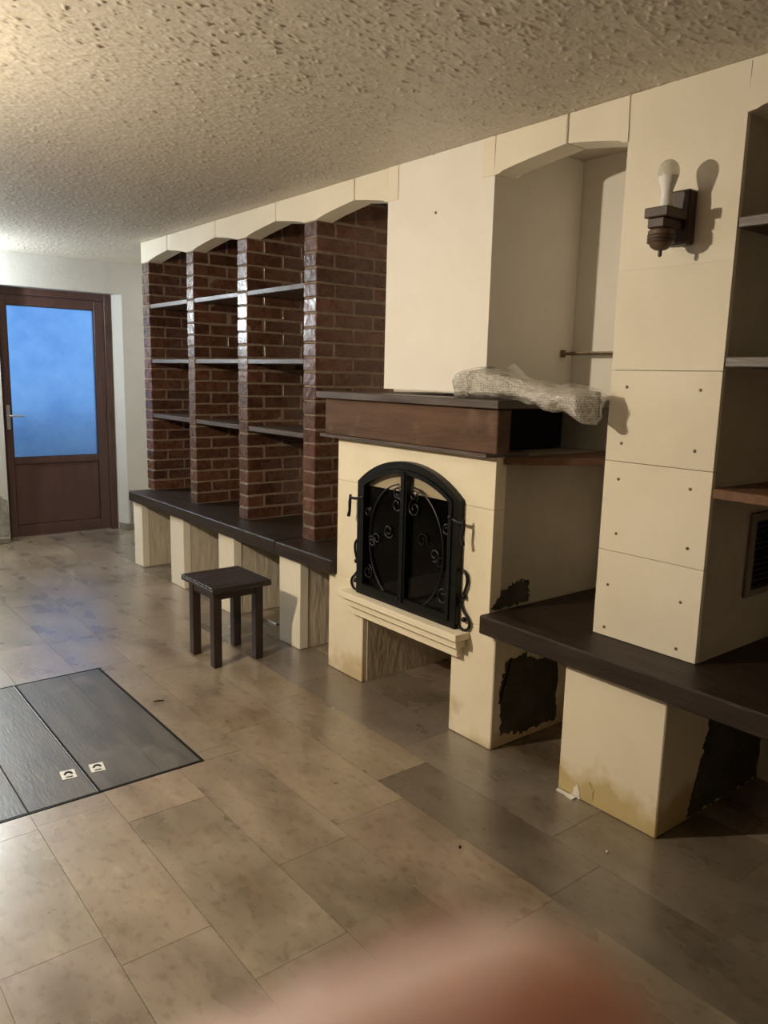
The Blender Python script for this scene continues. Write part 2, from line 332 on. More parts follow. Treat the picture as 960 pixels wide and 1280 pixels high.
# floor and its stone tiles
fl = struct(MB().box(LX-.1, BX+.1, NY-.1, DY+.1, -.08, -.004).build('floor', GROUT))
xe = [-3.60, -3.30, -3.0, -2.70, -2.40, -2.10, -1.84, -1.56, -1.28, -1.02, -.74, -.46, -.20, .07, .34, .60, .85, 1.135, 1.405, 1.70, 1.945, 2.215, 2.49, 2.76, 2.91]
known = {9: [1.15, 1.91], 11: [.72, 1.535, 2.40], 10: [1.05, 1.78], 12: [1.10, 1.90], 13: [1.285, 1.975], 14: [.64, 1.30, 2.125, 2.98], 15: [.70, 1.493, 2.278, 3.10], 16: [1.0, 1.75]}
OFF = 5
tone = {}
def T(v, r=1.0, b=1.0): return (v*r, v, v*b, 1)
TR = (.44-.012, 1.235+.012, 2.655-.012, 3.838+.012)       # trapdoor recess
ntile = 0
for ci in range(len(xe)-1):
    x0, x1 = xe[ci], xe[ci+1]
    js = list(known.get(ci-OFF, [])); ck = ci-OFF
    if not js: js = [random.uniform(.8, 1.4)]
    js.sort()
    while js[0] > NY: js.insert(0, js[0]-random.uniform(.62, .88))
    while js[-1] < DY: js.append(js[-1]+random.uniform(.62, .88))
    for y0, y1 in zip(js, js[1:]):
        y0c, y1c = max(y0, NY), min(y1, DY)
        if y1c-y0c < .03: continue
        v = random.uniform(.86, 1.10)
        col = T(v, random.uniform(.98, 1.05), random.uniform(.94, 1.04))
        ym = (y0+y1)/2
        if ck == 15: col = T(.66, .98, 1.10) if ym > 2.28 and ym < 4.4 else (T(.74, .98, 1.05) if ym > 1.49 and ym < 2.28 else T(.70, 1, 1) if ym < 1.5 else col)
        if ck == 14: col = T(.56, 1, 1.0) if ym < 2.125 else T(1.0, 1.03, .93)
        if ck == 13: col = T(.92, 1.08, .98) if 1.28 < ym < 2.0 else T(.80, .98, .95) if ym < 1.28 else T(1.02, 1.04, .93)
        if ck == 12: col = T(.84, 1.02, .96) if ym < 2.1 else T(.96, 1.02, .96)
        if ck == 16: col = T(.70, 1, 1)
        # cut the hatch recess out of the tiles
        rects = [(x0, x1, y0c, y1c)]
        if x0 < TR[1] and x1 > TR[0] and y0c < TR[3] and y1c > TR[2]:
            rects = []
            if y0c < TR[2]: rects.append((x0, x1, y0c, TR[2]))
            if y1c > TR[3]: rects.append((x0, x1, TR[3], y1c))
            a, b_ = max(y0c, TR[2]), min(y1c, TR[3])
            if x0 < TR[0]: rects.append((x0, TR[0], a, b_))
            if x1 > TR[1]: rects.append((TR[1], x1, a, b_))
        for (a0, a1, b0, b1) in rects:
            if a1-a0 < .01 or b1-b0 < .01: continue
            g = .0007
            t = MB().box(a0+g, a1-g, b0+g, b1-g, -.006, random.uniform(-.0003, 0)).build('floor_tile', TILE, fl, origin=((a0+a1)/2, (b0+b1)/2, 0))
            t.color = col; ntile += 1

# ------------------------------------------------------------------ door in the far wall
d = bpy.data.objects.new('door_1', None); C.objects.link(d); d.location = (2.1, DY, 0); struct(d)
DX0, DX1, DT = 1.60, 2.598, 2.166
y0, y1 = DY-.012, DY+.05
m = MB(); m.box(DX0, DX0+.05, y0-.01, y1, 0, DT, .002); m.box(DX1-.06, DX1, y0-.01, y1, 0, DT, .002); m.box(DX0+.05, DX1-.06, y0-.01, y1, DT-.06, DT, .002)
m.build('door_frame', DOORB, d)
gx0, gx1, gz0, gz1 = 1.712, 2.447, .717, 2.02
a0, a1 = DX0+.052, DX1-.062
m = MB(); m.box(a0, gx0, y0, y1, .012, DT-.063, .003); m.box(gx1, a1, y0, y1, .012, DT-.063, .003)
m.box(gx0, gx1, y0, y1, gz1, DT-.063, .003); m.box(gx0, gx1, y0, y1, .66, gz0, .003); m.box(gx0, gx1, y0, y1, .012, .112, .003)
leaf = m.build('door_leaf', DOORB, d)
MB().box(DX0+.051, DX1-.061, y0+.002, y1, .0005, .0115).build('threshold', BASE, d)
MB().box(gx0+.001, gx1-.001, y0+.018, y0+.024, gz0+.001, gz1-.001).build('glass_pane', FROST, d)
MB().box(gx0+.001, gx1-.001, y0+.014, y1-.004, .113, .659, .006).build('lower_panel', DOORB, d)
m = MB()
for (x0_, x1_, z0_, z1_) in ((gx0, gx0+.006, gz0, gz1), (gx1-.006, gx1, gz0, gz1), (gx0+.006, gx1-.006, gz0, gz0+.006), (gx0+.006, gx1-.006, gz1-.006, gz1)):
    m.box(x0_+.0005, x1_-.0005, y0+.002, y0+.016, z0_+.0005, z1_-.0005)
m.build('glazing_bead', SEAL, d)
hd = MB().box(1.668, 1.698, y0-.008, y0, .965, 1.175, .003).build('handle_plate', STEEL, d, origin=(1.683, y0, 1.07))
MB().tube([(1.683, y0-.006, 1.085), (1.683, y0-.05, 1.085), (1.70, y0-.058, 1.085), (1.80, y0-.056, 1.083)], [.009, .009, .009, .007], 10).build('lever', STEEL, hd, smooth=True)
for zz in (.42, 1.08, 1.85):
    MB().tube([(DX1-.058, y0-.016, zz-.045), (DX1-.058, y0-.016, zz+.045)], .008, 8).build('hinge', DOORB, d)
struct(MB().box(-6, 12, DY+.13, 24, -.25, -.10).build('ground', GROUND))
struct(MB().box(-5, 11, 10.2, 10.45, -.10, .95, .01).build('wall_added_outside', mat('added_wall_render', (.48, .48, .47), (.60, .60, .58), 4, .9, .3, 30)))  # added low wall behind the frosted pane, greys its lower part

# ------------------------------------------------------------------ brick piers with their single bricks
PIERS = [(5.82, 5.95), (5.06, 5.165), (4.325, 4.44), (3.57, 3.69)]
pier_lab = ['varnished brick pier at the door end of the bookcase wall', 'varnished brick pier second from the door wall',
            'varnished brick pier with a bright glare, third from the door wall', 'varnished brick pier beside the fireplace mantel']
NC = 22; CH = (2.29-BZ1)/NC
brick_cache = {}
def brick_mesh(L, W, H, kind):
    key = (round(L, 3), round(W, 3), round(H, 3), kind)
    if key not in brick_cache:
        m = MB().box(-L/2, L/2, -W/2, W/2, -H/2, H/2, .0035, .0016)
        me = bpy.data.meshes.new('brick'); bmesh.ops.recalc_face_normals(m.bm, faces=m.bm.faces[:]); m.bm.to_mesh(me); m.bm.free(); me.materials.append(BRICK); brick_cache[key] = me
    return brick_cache[key]
for (ya, yb), lab in zip(PIERS, pier_lab):
    p = thing('brick_pier', (WX+.27, (ya+yb)/2, BZ1), lab, 'pier', 'brick piers of the bookcase wall')
    yc = (ya+yb)/2
    core = MB().box(WX+.0045, BX-.003, ya+.0025, yb-.0025, BZ1+.001, 2.289); core.box(WX+.11, BX-.003, ya+.0025, yb-.0025, 2.289, CZ-.012)
    core.build('mortar', MORTAR, p)
    for k in range(NC+1):
        z = BZ1 + (k+.5)*CH; first = WX
        if k == NC: first = WX+.112; z = 2.29+.066
        edges = [first, 2.477, 2.745, BX-.004] if k % 2 else [first, 2.611, 2.875, BX-.004]
        if k == NC: edges = [first, 2.611, 2.875, BX-.004]
        for xa, xb in zip(edges, edges[1:]):
            xa_ = xa if xa == first else xa+.005
            L = xb-.005-xa_
            if L < .03: continue
            H = CH-.0105 if k < NC else .115
            o = bpy.data.objects.new('brick', brick_mesh(L, yb-ya, H, random.randint(0, 2))); C.objects.link(o); o.parent = p
            o.location = Vector(((xa_+xb-.005)/2+random.uniform(-.0015, .0015), yc+random.uniform(-.001, .001), z)) - p.location
            o.rotation_euler = (random.uniform(-.008, .008), random.uniform(-.006, .006), random.uniform(-.012, .012))

# ------------------------------------------------------------------ limestone lintel stones: two half arches on each
def stone(y_hi, y_lo, s_hi, s_lo, lab, flat_hi=False, flat_lo=False):
    """front outline from y_hi to y_lo; the underside is flat at 2.29 between s_hi and s_lo and rises to the arch peaks"""
    top, sp, pk = CZ-.001, 2.29, 2.337
    g = .0035
    bot = []
    def rise(a, b):      # from spring a to peak b
        return [(a+(b-a)*t, sp+(pk-sp)*(t**.72)) for t in (.0, .12, .3, .5, .7, .88, 1.0)]
    yh, yl = y_hi-(.0006 if flat_hi else g), y_lo+(.0006 if flat_lo else g)
    if flat_hi: bot += [(yh, sp)]
    else: bot += rise(s_hi, yh)[::-1]
    if flat_lo: bot += [(yl, sp)]
    else: bot += rise(s_lo, yl)
    # vertical V-grooves at the joints: front corners chamfered by building two prisms
    o = MB().prism([(yh, top)] + bot + [(yl, top)], 0, WX-.004, WX+.105, .003).build('lintel_stone', STONE, None, origin=(WX+.05, (y_hi+y_lo)/2, sp))
    return tag(o, lab, 'lintel', 'limestone lintel stones under the ceiling')
stone(5.95, 5.465, 5.95, 5.82, 'limestone half lintel over the brick pier at the door end', flat_hi=True)
stone(5.465, 4.72, 5.165, 5.06, 'limestone lintel over the brick pier second from the door wall')
stone(4.72, 3.98, 4.44, 4.325, 'limestone lintel over the brick pier with the bright glare')
stone(3.98, 3.237, 3.69, 3.57, 'limestone lintel over the brick pier beside the mantel')
e = stone(3.237, 2.9755, 2.976, 2.976, 'short limestone lintel running from the brick niche into the chimney breast', flat_lo=True)
# the short stones bite a little into the chimney face
MB().box(WX-.004, WX-.0005, 2.90, 2.975, 2.29, CZ-.001, .001).build('inlaid_end', STONE, e)
f_ = stone(2.2995, 1.946, 2.299, 2.299, 'limestone half lintel over the plaster alcove, against the chimney breast', flat_hi=True)
MB().box(WX-.004, WX-.0005, 2.302, 2.37, 2.29, CZ-.001, .001).build('inlaid_end', STONE, f_)
stone(1.946, 1.6905, 1.691, 1.691, 'limestone half lintel over the plaster alcove, against the sconce pillar', flat_lo=True)
stone(1.2795, .88, 1.279, 1.279, 'limestone half lintel over the dark shelf niche, against the sconce pillar', flat_hi=True)
stone(.88, .25, .58, .25, 'limestone lintel over the end pillar of the dark shelf niche', flat_lo=True)

# ------------------------------------------------------------------ shelves
niches = [(5.82, 5.165, 'the niche nearest the door wall'), (5.06, 4.44, 'the second niche from the door wall'), (4.325, 3.69, 'the third niche from the door wall')]
for (ya, yb, where) in niches:
    for z, hgt in ((1.985, 'upper'), (1.583, 'middle'), (1.175, 'lower')):
        L0 = MB().box(WX+.004, BX-.004, yb+.004, ya-.004, z-.03, z, .003, .001).build('shelf_board', SHELFWOOD, None, origin=(2.63, (ya+yb)/2, z-.03))
        tag(L0, f'{hgt} dark wooden shelf in {where}', 'shelf', 'shelves between the brick piers')
for z, hgt in ((1.995, 'upper'), (1.583, 'middle'), (1.170, 'lower')):
    o = MB().box(WX-.002, BX-.004, .585, 1.276, z-.032, z, .003, .001).build('shelf_board', PLANKWOOD if hgt == 'lower' else SHELFWOOD, None, origin=(2.63, .93, z-.032))
    tag(o, f'{hgt} wooden shelf in the dark niche beside the sconce pillar', 'shelf', 'shelves in the dark niche')

# ------------------------------------------------------------------ benches
def bench(y0, y1, xf, lab):
    o = MB().box(xf, BX-.004, y0, y1, BZ0, BZ1-.0005, .006, .001).build('bench', DARKWOOD, None, origin=((xf+BX)/2, (y0+y1)/2, BZ0))
    return tag(o, lab, 'bench', 'dark wooden bench slabs')
bench(3.705, 5.90, 2.185, 'long dark wooden bench slab under the brick piers')
bench(3.152, 3.700, 2.185, 'short dark wooden bench slab next to the fireplace door')
bench(.25, 2.080, 2.155, 'thick dark wooden bench slab under the sconce pillar')
SUP = [(5.73, 5.95, 'cream bench support nearest the door wall'), (4.985, 5.205, 'cream bench support second from the door wall'),
       (4.25, 4.457, 'cream bench support partly behind the stool'), (3.49, 3.709, 'cream bench support between the stool and the fireplace')]
for (ya, yb, lab) in SUP:
    if ya > 5.5: yb = 5.895
    s = thing('bench_support', (2.5, (ya+yb)/2, 0), lab, 'support', 'supports of the long bench')
    MB().box(FX, FX+.055, ya, yb, .0005, BZ0-.001, .003, .0012).build('front_slab', STONE, s)
    MB().box(FX+.056, BX-.004, ya+.006, yb-.006, .0005, BZ0-.001, .002).build('stucco_body', STUCCO, s)
s = thing('bench_support', (2.5, 1.485, 0), 'wide cream bench support with yellow stains under the sconce pillar', 'support')
MB().box(2.213, BX-.004, 1.28, 1.69, .0005, BZ0-.001, .004, .001).build('stucco_body', SUPSTONE, s)
patch(ragged([(2.40, .012), (2.62, .012), (2.893, .012), (2.893, .49), (2.58, .49), (2.50, .36), (2.47, .22)], 18, .010, 9), 1, 1.2765, 1.281, 'bare_patch', SCREED, s)  # peeled plaster, spread wider so its dark colour covers the under-bench shade
patch(ragged([(1.585, .004), (1.625, .004), (1.618, .035), (1.60, .05), (1.588, .03)], 4, .006, 4), 0, 2.2105, 2.214, 'bare_patch', CHIP, s)
patch(ragged([(1.535, .02), (1.575, .015), (1.58, .06), (1.55, .085), (1.53, .06)], 3, .005, 6), 0, 2.2108, 2.214, 'bare_patch', mat('yellow_scuff', (.50, .38, .17), (.6, .48, .25), 20, .8), s)
s = thing('bench_support', (2.5, .42, 0), 'plain bench support under the end pillar of the dark niche', 'support')
MB().box(2.213, BX-.004, .25, .58, .0005, BZ0-.001, .004).build('stucco_body', SUPSTONE, s)

# ------------------------------------------------------------------ pillar with stone panels and screws
p = thing('clad_pillar', (2.6, 1.485, BZ1), 'cream stone-clad pillar with screws that carries the wall sconce', 'pillar')
MB().box(WX+.02, BX-.004, 1.30, 1.69, BZ1, CZ-.001).build('pillar_body', CHPLASTER, p)
MB().box(WX+.02, BX-.004, 1.28, 1.2995, BZ1, CZ-.001).build('shaded_flank', SHADEPLASTER, p)  # thin darker skin paints the shade on the side away from the lamp
zs = [BZ1, .899, 1.2225, 1.539, 1.873, CZ-.001]
for a, b_ in zip(zs, zs[1:]):
    thin = b_ > 1.9 or abs(a-1.539) < .01
    MB().box(WX, WX+.0195, 1.28, 1.69, a+(.0010 if a < 1.6 else .0001), b_-(.0010 if b_ < 1.6 else .0001), .0010 if b_ < 1.6 else .0003).build('stone_panel', STONE, p, origin=(WX, 1.485, a))
MB().box(WX-.0012, WX-.0002, 1.279, 1.281, CZ-.15, CZ-.009).build('joint_line', GROUT, p)
sm = MB().lathe([(.0055, 0), (.0055, .002), (.003, .0035)], (0, 0, 0), 8).build('screw', SCREW, p)
first = True
for y, z in ((1.622, 1.482), (1.349, 1.479), (1.627, 1.287), (1.350, 1.284), (1.628, 1.16), (1.353, 1.159), (1.621, .965), (1.344, .963), (1.640, .773), (1.351, .777), (1.642, .613), (1.352, .614)):
    o = sm if first else sm.copy()
    if not first: C.objects.link(o); o.parent = p
    first = False
    o.location = Vector((WX+.0002, y, z)) - p.location; o.rotation_euler = (0, -math.pi/2, 0)
p = thing('clad_pillar', (2.6, .415, BZ1), 'plain cream pillar closing the dark shelf niche', 'pillar')
MB().box(WX, BX-.004, .25, .58, BZ1, 2.289, .002).build('pillar_body', PLASTER, p)
MB().box(WX+.108, BX-.004, .25, .58, 2.289, CZ-.001).build('pillar_head', PLASTER, p)

# vent grille on the pillar flank inside the dark niche
g = thing('vent_grille', (2.74, 1.28, .90), 'dark slatted vent grille on the pillar flank in the dark niche', 'vent')
m = MB(); yy0, yy1 = 1.268, 1.2795
m.box(2.632, 2.668, yy0, yy1, .765, 1.065, .002); m.box(2.83, 2.866, yy0, yy1, .765, 1.065, .002); m.box(2.668, 2.83, yy0, yy1, 1.035, 1.065, .002); m.box(2.668, 2.83, yy0, yy1, .765, .79, .002)
m.build('grille_frame', mat('grille_paint', (.15, .125, .095), (.2, .17, .13), 20, .5), g)
for i in range(12):
    z = .80+i*.0195
    MB().prism([(1.2685, z), (1.2785, z+.008), (1.2785, z+.011), (1.2685, z+.003)], 0, 2.668, 2.83).build('slat', IRON, g)
MB().box(2.668, 2.83, 1.2788, 1.2797, .79, 1.035).build('backing', SOOT, g)

# ------------------------------------------------------------------ fireplace
F = thing('fireplace', (2.55, 2.62, 0), 'cream limestone fireplace with a log niche and black arched iron doors', 'fireplace')
m = MB()     # wider lower block with the log niche
m.box(FX, BX-.004, 2.045, 2.296, .0005, BZ0-.001, .004); m.box(FX, BX-.004, 2.923, 3.215, .0005, BZ0-.001, .004)
m.box(FX, BX-.004, 2.2965, 2.9225, .352, BZ0-.02, 0); m.box(BX-.06, BX-.004, 2.2965, 2.9225, .0005, .352)
base = m.build('base_block', FIRESTONE, F)
MB().box(FX+.03, BX-.062, 2.919, 2.9228, .001, .35).build('niche_lining', STUCCO, F)
MB().box(FX+.03, BX-.062, 2.2963, 2.300, .001, .35).build('niche_lining', STUCCO, F)
# upper body: front slabs around the firebox opening
oy0, oy1, oz0, oz1 = 2.275, 2.908, .485, .990
def slab(y0, y1, z0, z1): MB().box(FX, FX+.06, y0, y1, z0, z1, .0012).build('front_slab', FIRESTONE, F, origin=(FX, (y0+y1)/2, z0))
slab(2.086, oy0, BZ0+.001, .9895); slab(oy1, 3.146, BZ0+.001, .9895)
slab(2.086, 3.146, .991, 1.198)
MB().box(FX+.061, BX-.004, 2.087, oy0, BZ0+.001, 1.197).build('side_wall', SHADEPLASTER, F)  # flank shade is put into the plaster colour
MB().box(FX+.061, BX-.004, oy1, 3.145, BZ0+.001, 1.197).build('side_wall', SHADEPLASTER, F)
m = MB(); m.box(FX+.003, BX-.06, oy0+.001, oy0+.02, BZ0, .989); m.box(FX+.003, BX-.06, oy1-.02, oy1-.001, BZ0, .989); m.box(FX+.061, BX-.06, oy0+.001, oy0+.02, .989, 1.19); m.box(FX+.061, BX-.06, oy1-.02, oy1-.001, .989, 1.19); m.box(BX-.08, BX-.06, oy0+.02, oy1-.02, BZ0, 1.19)
m.box(FX+.061, BX-.06, oy0+.001, oy1-.001, 1.1905, 1.197); m.box(FX+.02, BX-.06, oy0+.001, oy1-.001, BZ0-.015, BZ0)
m.build('firebox_lining', SOOT, F)
MB().box(2.42, BX-.006, 2.33, 2.94, 1.199, 1.385).build('chimney_core', SOOT, F)
# peeled plaster on the flank
patch(ragged([(2.275, .06), (2.42, .03), (2.62, .03), (2.62, .34), (2.50, .33), (2.40, .38), (2.29, .37), (2.262, .22)], 16, .010, 2), 1, 2.0415, 2.046, 'bare_patch', SCREED, F)
patch(ragged([(2.225, .585), (2.45, .585), (2.45, .675), (2.38, .685), (2.30, .66)], 14, .009, 8), 1, 2.0835, 2.088, 'bare_patch', SCREED, F)
patch(ragged([(2.945, 1.075), (2.955, 1.075), (2.953, 1.084), (2.944, 1.083)], 2, .001, 8), 0, FX-.002, FX+.001, 'bare_patch', CHIP, F)
# stepped sill
S = MB().box(2.138, FX-.0005, 2.188, 3.02, .436, .466, .002).build('sill', FIRESTONE, F, origin=(FX, 2.6, .432))
MB().box(2.160, FX-.0005, 2.206, 3.0, .398, .4285, .002).build('sill_moulding', FIRESTONE, S)
MB().box(2.184, FX-.0005, 2.224, 2.98, .353, .3905, .002).build('sill_moulding', FIRESTONE, S)
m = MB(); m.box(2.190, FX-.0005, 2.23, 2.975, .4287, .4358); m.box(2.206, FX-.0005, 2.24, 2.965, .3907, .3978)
m.build('shadow_gap', SHADEPLASTER, S)  # recessed strips coloured darker to carry the shadow lines between the steps
# iron doors
fy0, fy1, fz0, fzs, fza = 2.249, 2.936, .4675, 1.010, 1.133
yc = (fy0+fy1)/2; hw = (fy1-fy0)/2
def arch(hw_, z_s, z_a, n=20):
    rise = z_a-z_s; R = (hw_**2+rise**2)/(2*rise); a = math.asin(hw_/R)
    return [(yc+R*math.sin(-a+2*a*i/n), z_a-R+R*math.cos(-a+2*a*i/n)) for i in range(n+1)]
def ring(out, inn, x0, x1):
    """frame between two outlines with the same number of points, closed loop"""
    m = MB(); n = len(out)
    V = [[m.bm.verts.new((x, p[0], p[1])) for p in poly] for x in (x0, x1) for poly in (out, inn)]
    of, if_, ob, ib = V
    for i in range(n):
        j = (i+1) % n
        for q in ((of[i], of[j], if_[j], if_[i]), (ob[j], ob[i], ib[i], ib[j]), (of[j], of[i], ob[i], ob[j]), (if_[i], if_[j], ib[j], ib[i])): m.bm.faces.new(q)
    return m
fo = [(fy0, fz0)] + arch(hw, fzs, fza) + [(fy1, fz0)]
t = .034
fi = [(fy0+t, fz0+t*.8)] + arch(hw-t, fzs-.004, fza-t) + [(fy1-t, fz0+t*.8)]
DR = ring(fo, fi, FX-.034, FX-.001).build('iron_frame', IRON, F, origin=(FX, yc, fz0))
# two leaves: stiles in the middle, inner frame, glass
for sgn in (-1, 1):
    ya, yb = (fy0+t+.001, yc-.001) if sgn < 0 else (yc+.001, fy1-t-.001)
    ww = .020
    def top(y):
        hh = hw-t-.003; rise = (fza-t-.002)-(fzs-.006); R = (hh**2+rise**2)/(2*rise); return (fza-t-.002)-R+math.sqrt(max(R*R-(y-yc)**2, 0))
    N = 12
    ys_ = [ya+(yb-ya)*i/N for i in range(N+1)]
    outl = [(ya, fz0+t*.8+.002)] + [(y, top(y)) for y in ys_] + [(yb, fz0+t*.8+.002)]
    ys2 = [ya+ww+(yb-ya-2*ww)*i/N for i in range(N+1)]
    inl = [(ya+ww, fz0+t*.8+.026)] + [(y, top(y)-ww) for y in ys2] + [(yb-ww, fz0+t*.8+.026)]
    lf = ring(outl, inl, FX-.040, FX-.012).build('door_leaf', IRON, F, origin=(FX, (ya+yb)/2, fz0))
    g = .001
    gp = [(ya+ww+g, fz0+t*.8+.027)] + [(y, top(y)-ww-g) for y in ys2] + [(yb-ww-g, fz0+t*.8+.027)]
    m = MB(); m.bm.faces.new([m.bm.verts.new((FX-.018, a, b_)) for a, b_ in gp]); m.build('glass_pane', FIREGLASS, lf)
    # scrollwork: half of an oval with curls in the corners
    oc = .755
    pts = [(FX-.026, yc+sgn*(.020+.235*math.cos(a)), oc+.275*math.sin(a)) for a in np.linspace(-1.45, 1.45, 26)]
    MB().tube(pts, .0040, 6).build('scrollwork', IRON, lf, smooth=True)
    def curl(cy, cz, r, a0, turns, lead=None):
        P = []
        for k in range(22):
            s_ = k/21; a = a0+turns*2*math.pi*s_*sgn; rr = r*(1-.72*s_)
            P.append((FX-.026, cy+sgn*0+rr*math.cos(a), cz+rr*math.sin(a)))
        return P
    for (dy, dz, r, a0) in ((.060, .18, .040, 1.2), (.115, .05, .034, 3.5), (.235, -.02, .028, .4), (.262, -.17, .036, 1.8), (.20, .0, .03, 5.0), (.270, .12, .026, 2.2), (.055, .235, .030, 4.0)):
        MB().tube(curl(yc+sgn*dy, oc+dz, r, a0, 1.3), .0034, 6).build('scrollwork', IRON, lf, smooth=True)
    if sgn > 0: MB().box(FX-.046, FX-.0405, yc-.010, yc+.012, fz0+.03, top(yc)-.005, .002).build('cover_strip', IRON, lf)
    MB().sphere((FX-.05, yc+sgn*.010, fz0+.045), .008, 8, 6).build('latch_knob', IRON, lf, smooth=True)
# handles at the sides (hook levers) and S-scroll ornaments outside the frame
for sgn in (-1, 1):
    yy = fy0 if sgn < 0 else fy1
    h = MB().tube([(FX-.035, yy-sgn*.03, .930), (FX-.045, yy+sgn*.01, .925), (FX-.045, yy+sgn*.042, .925)], .007, 8).build('door_handle', IRON, DR, smooth=True)
    MB().tube([(FX-.045, yy+sgn*.042, .94), (FX-.047, yy+sgn*.044, .90), (FX-.05, yy+sgn*.040, .865), (FX-.05, yy+sgn*.048, .835)], [.006, .008, .007, .009], 8).build('door_handle', IRON, DR, smooth=True)
    MB().sphere((FX-.036, yy-sgn*.045, .935), .012, 10, 6).build('rivet', IRON, DR, smooth=True)
    P = [(FX-.012, yy+sgn*a, b_) for a, b_ in ((.002, .716), (.022, .720), (.040, .702), (.044, .676), (.036, .645), (.022, .615), (.012, .592), (.016, .570), (.036, .545), (.058, .525), (.068, .502), (.058, .480), (.036, .470), (.016, .474), (.004, .478))]
    # smooth the chain
    Q = []
    for i in range(len(P)-1):
        p0, p1, p2, p3 = [Vector(P[max(0, min(len(P)-1, j))]) for j in (i-1, i, i+1, i+2)]
        for k in range(4):
            s_ = k/4; Q.append(.5*((2*p1)+(-p0+p2)*s_+(2*p0-5*p1+4*p2-p3)*s_*s_+(-p0+3*p1-3*p2+p3)*s_**3))
    Q.append(Vector(P[-1]))
    sc = MB().tube(Q, .0062, 8).build('side_scroll', IRON, DR, smooth=True)
    for (a, b_) in ((.030, .612), (.034, .515)):
        MB().sphere((FX-.012, yy+sgn*a, b_), .0115, 10, 6).build('scroll_ball', IRON, DR, smooth=True)

# ------------------------------------------------------------------ mantel
Mn = thing('mantel', (2.3, 2.62, 1.2), 'dark wooden mantel beam with a shelf above the fireplace', 'mantel')
MB().box(2.14, BX-.006, 2.016, 3.232, 1.388, 1.420, .003, .001).build('mantel_shelf', SHELFWOOD, Mn)
MB().box(2.160, 2.235, 2.032, 3.178, 1.2155, 1.3865, .004, .0015).build('beam', BEAMWOOD, Mn, origin=(2.2, 2.6, 1.2155))
MB().box(2.165, 2.41, 2.09, 3.232, 1.1985, 1.215, .002).build('bottom_board', SHELFWOOD, Mn)
MB().box(2.235, 2.255, 3.18, 3.228, 1.2155, 1.387).build('end_shade_board', SOOT, Mn)  # black board added to paint the shade in the mantel's open end
o = MB().prism([(2.26, 2.075), (2.32, 2.02), (2.70, 1.80), (2.90, 1.80), (2.90, 2.082), (2.26, 2.082)], 2, 1.170, 1.198, .002).build('loose_plank', PLANKWOOD, None, origin=(2.6, 2.0, 1.17))
tag(o, 'reddish wooden plank under the mantel in the alcove by the pillar', 'plank')
o = MB().tube([(2.835, 1.692, 1.612), (2.835, 2.298, 1.616)], .007, 8)
o.box(2.824, 2.846, 2.285, 2.299, 1.60, 1.632, .002); o.box(2.822, 2.834, 1.70, 2.25, 1.618, 1.624)
tag(o.build('hanging_rail', BRASS, None, origin=(2.835, 2.0, 1.61), smooth=True), 'thin dull metal rail across the plaster alcove above the mantel', 'rail')

# ------------------------------------------------------------------ bubble wrap bundle on the mantel
def bundle():
    B = thing('bubble_wrap', (2.28, 2.10, 1.421), 'crumpled clear bubble wrap bundle lying on the mantel shelf', 'wrap')
    def body(t, a, off=0.0):
        """surface of the bundle: t along its length (far end to free end), a around"""
        y = 2.335-.665*t
        hh = (.050+.007*math.sin(t*7+.4)-.016*max(0, (t-.35)/.65))*min(1, (t+.012)/.10)**.5 + off
        ww = (.088+.012*math.sin(t*5+1))*min(1, (t+.01)/.08)**.5*(1 if t < .94 else math.sqrt(max(.05, 1-((t-.94)/.062)**2)))+off
        sag = -.045*max(0, (t-.48)/.52)**1.2
        cx = 2.262+.010*math.sin(t*6)
        ca, sa = math.cos(a), math.sin(a)
        x = cx+ww*math.copysign(abs(ca)**.75, ca); z = 1.4215+hh-off+hh*math.copysign(abs(sa)**.8, sa)+sag
        w_ = .0035*math.sin(5*a+7*t)+.0035*math.sin(19*t+2*a)+.002*math.sin(37*t-3*a)+.0012*math.sin(67*t+7*a)
        z += w_*sa; x += w_*ca*.9
        if sa < 0 and t > .55: z += -.016*abs(sa)*(math.sin(26*t+1.0))*(t-.5)*2 - .018*abs(sa)*(t-.55)*2
        if y > 2.005: z = max(z, 1.4208)
        return x, y+.006*math.sin(7*a+3*t), z
    def shell(t0, t1, nu, nv, off, name, material, a0=0, a1=2*math.pi, fn=None):
        m = MB(); R = []; full = a1-a0 > 6.2
        for i in range(nu):
            t = t0+(t1-t0)*i/(nu-1)
            R.append([m.bm.verts.new((fn or body)(t, a0+(a1-a0)*k/(nv if full else nv-1), off)) for k in range(nv)])
        for p_, q_ in zip(R, R[1:]):
            for k in range(nv if full else nv-1): m.bm.faces.new((p_[k], p_[(k+1) % nv], q_[(k+1) % nv], q_[k]))
        if full and name == 'wrap_roll': m.bm.faces.new(R[0][::-1]); m.bm.faces.new(R[-1])
        return m.build(name, material, B, origin=(2.26, 2.1, 1.42), smooth=True)
    shell(0, 1, 90, 56, 0, 'wrap_roll', WRAP)
    shell(.10, .185, 8, 48, .008, 'wrap_fold', WRAP)
    def fin(t, a, off):      # pinched ridge of film standing up from the bundle
        x, y, z = body(t, math.pi/2+.3*(a-.5), .002); h = math.exp(-((t-.42)/.075)**2)
        return x+.012*a, y-.01*a, z+.045*h*a
    m_ = shell(.24, .62, 20, 6, 0, 'loose_film', FILM, 0, 1, fin)
    def skirt(t, a, off):    # film hanging off the free end towards the pillar
        x, y, z = body(t, math.pi/2+a, .008)
        return x, y-.02*max(0, t-.9)/.1, z+.008*math.sin(31*t+3*a)
    shell(.60, .95, 26, 30, 0, 'loose_film', FILM, -1.9, 1.9, skirt)
bundle()

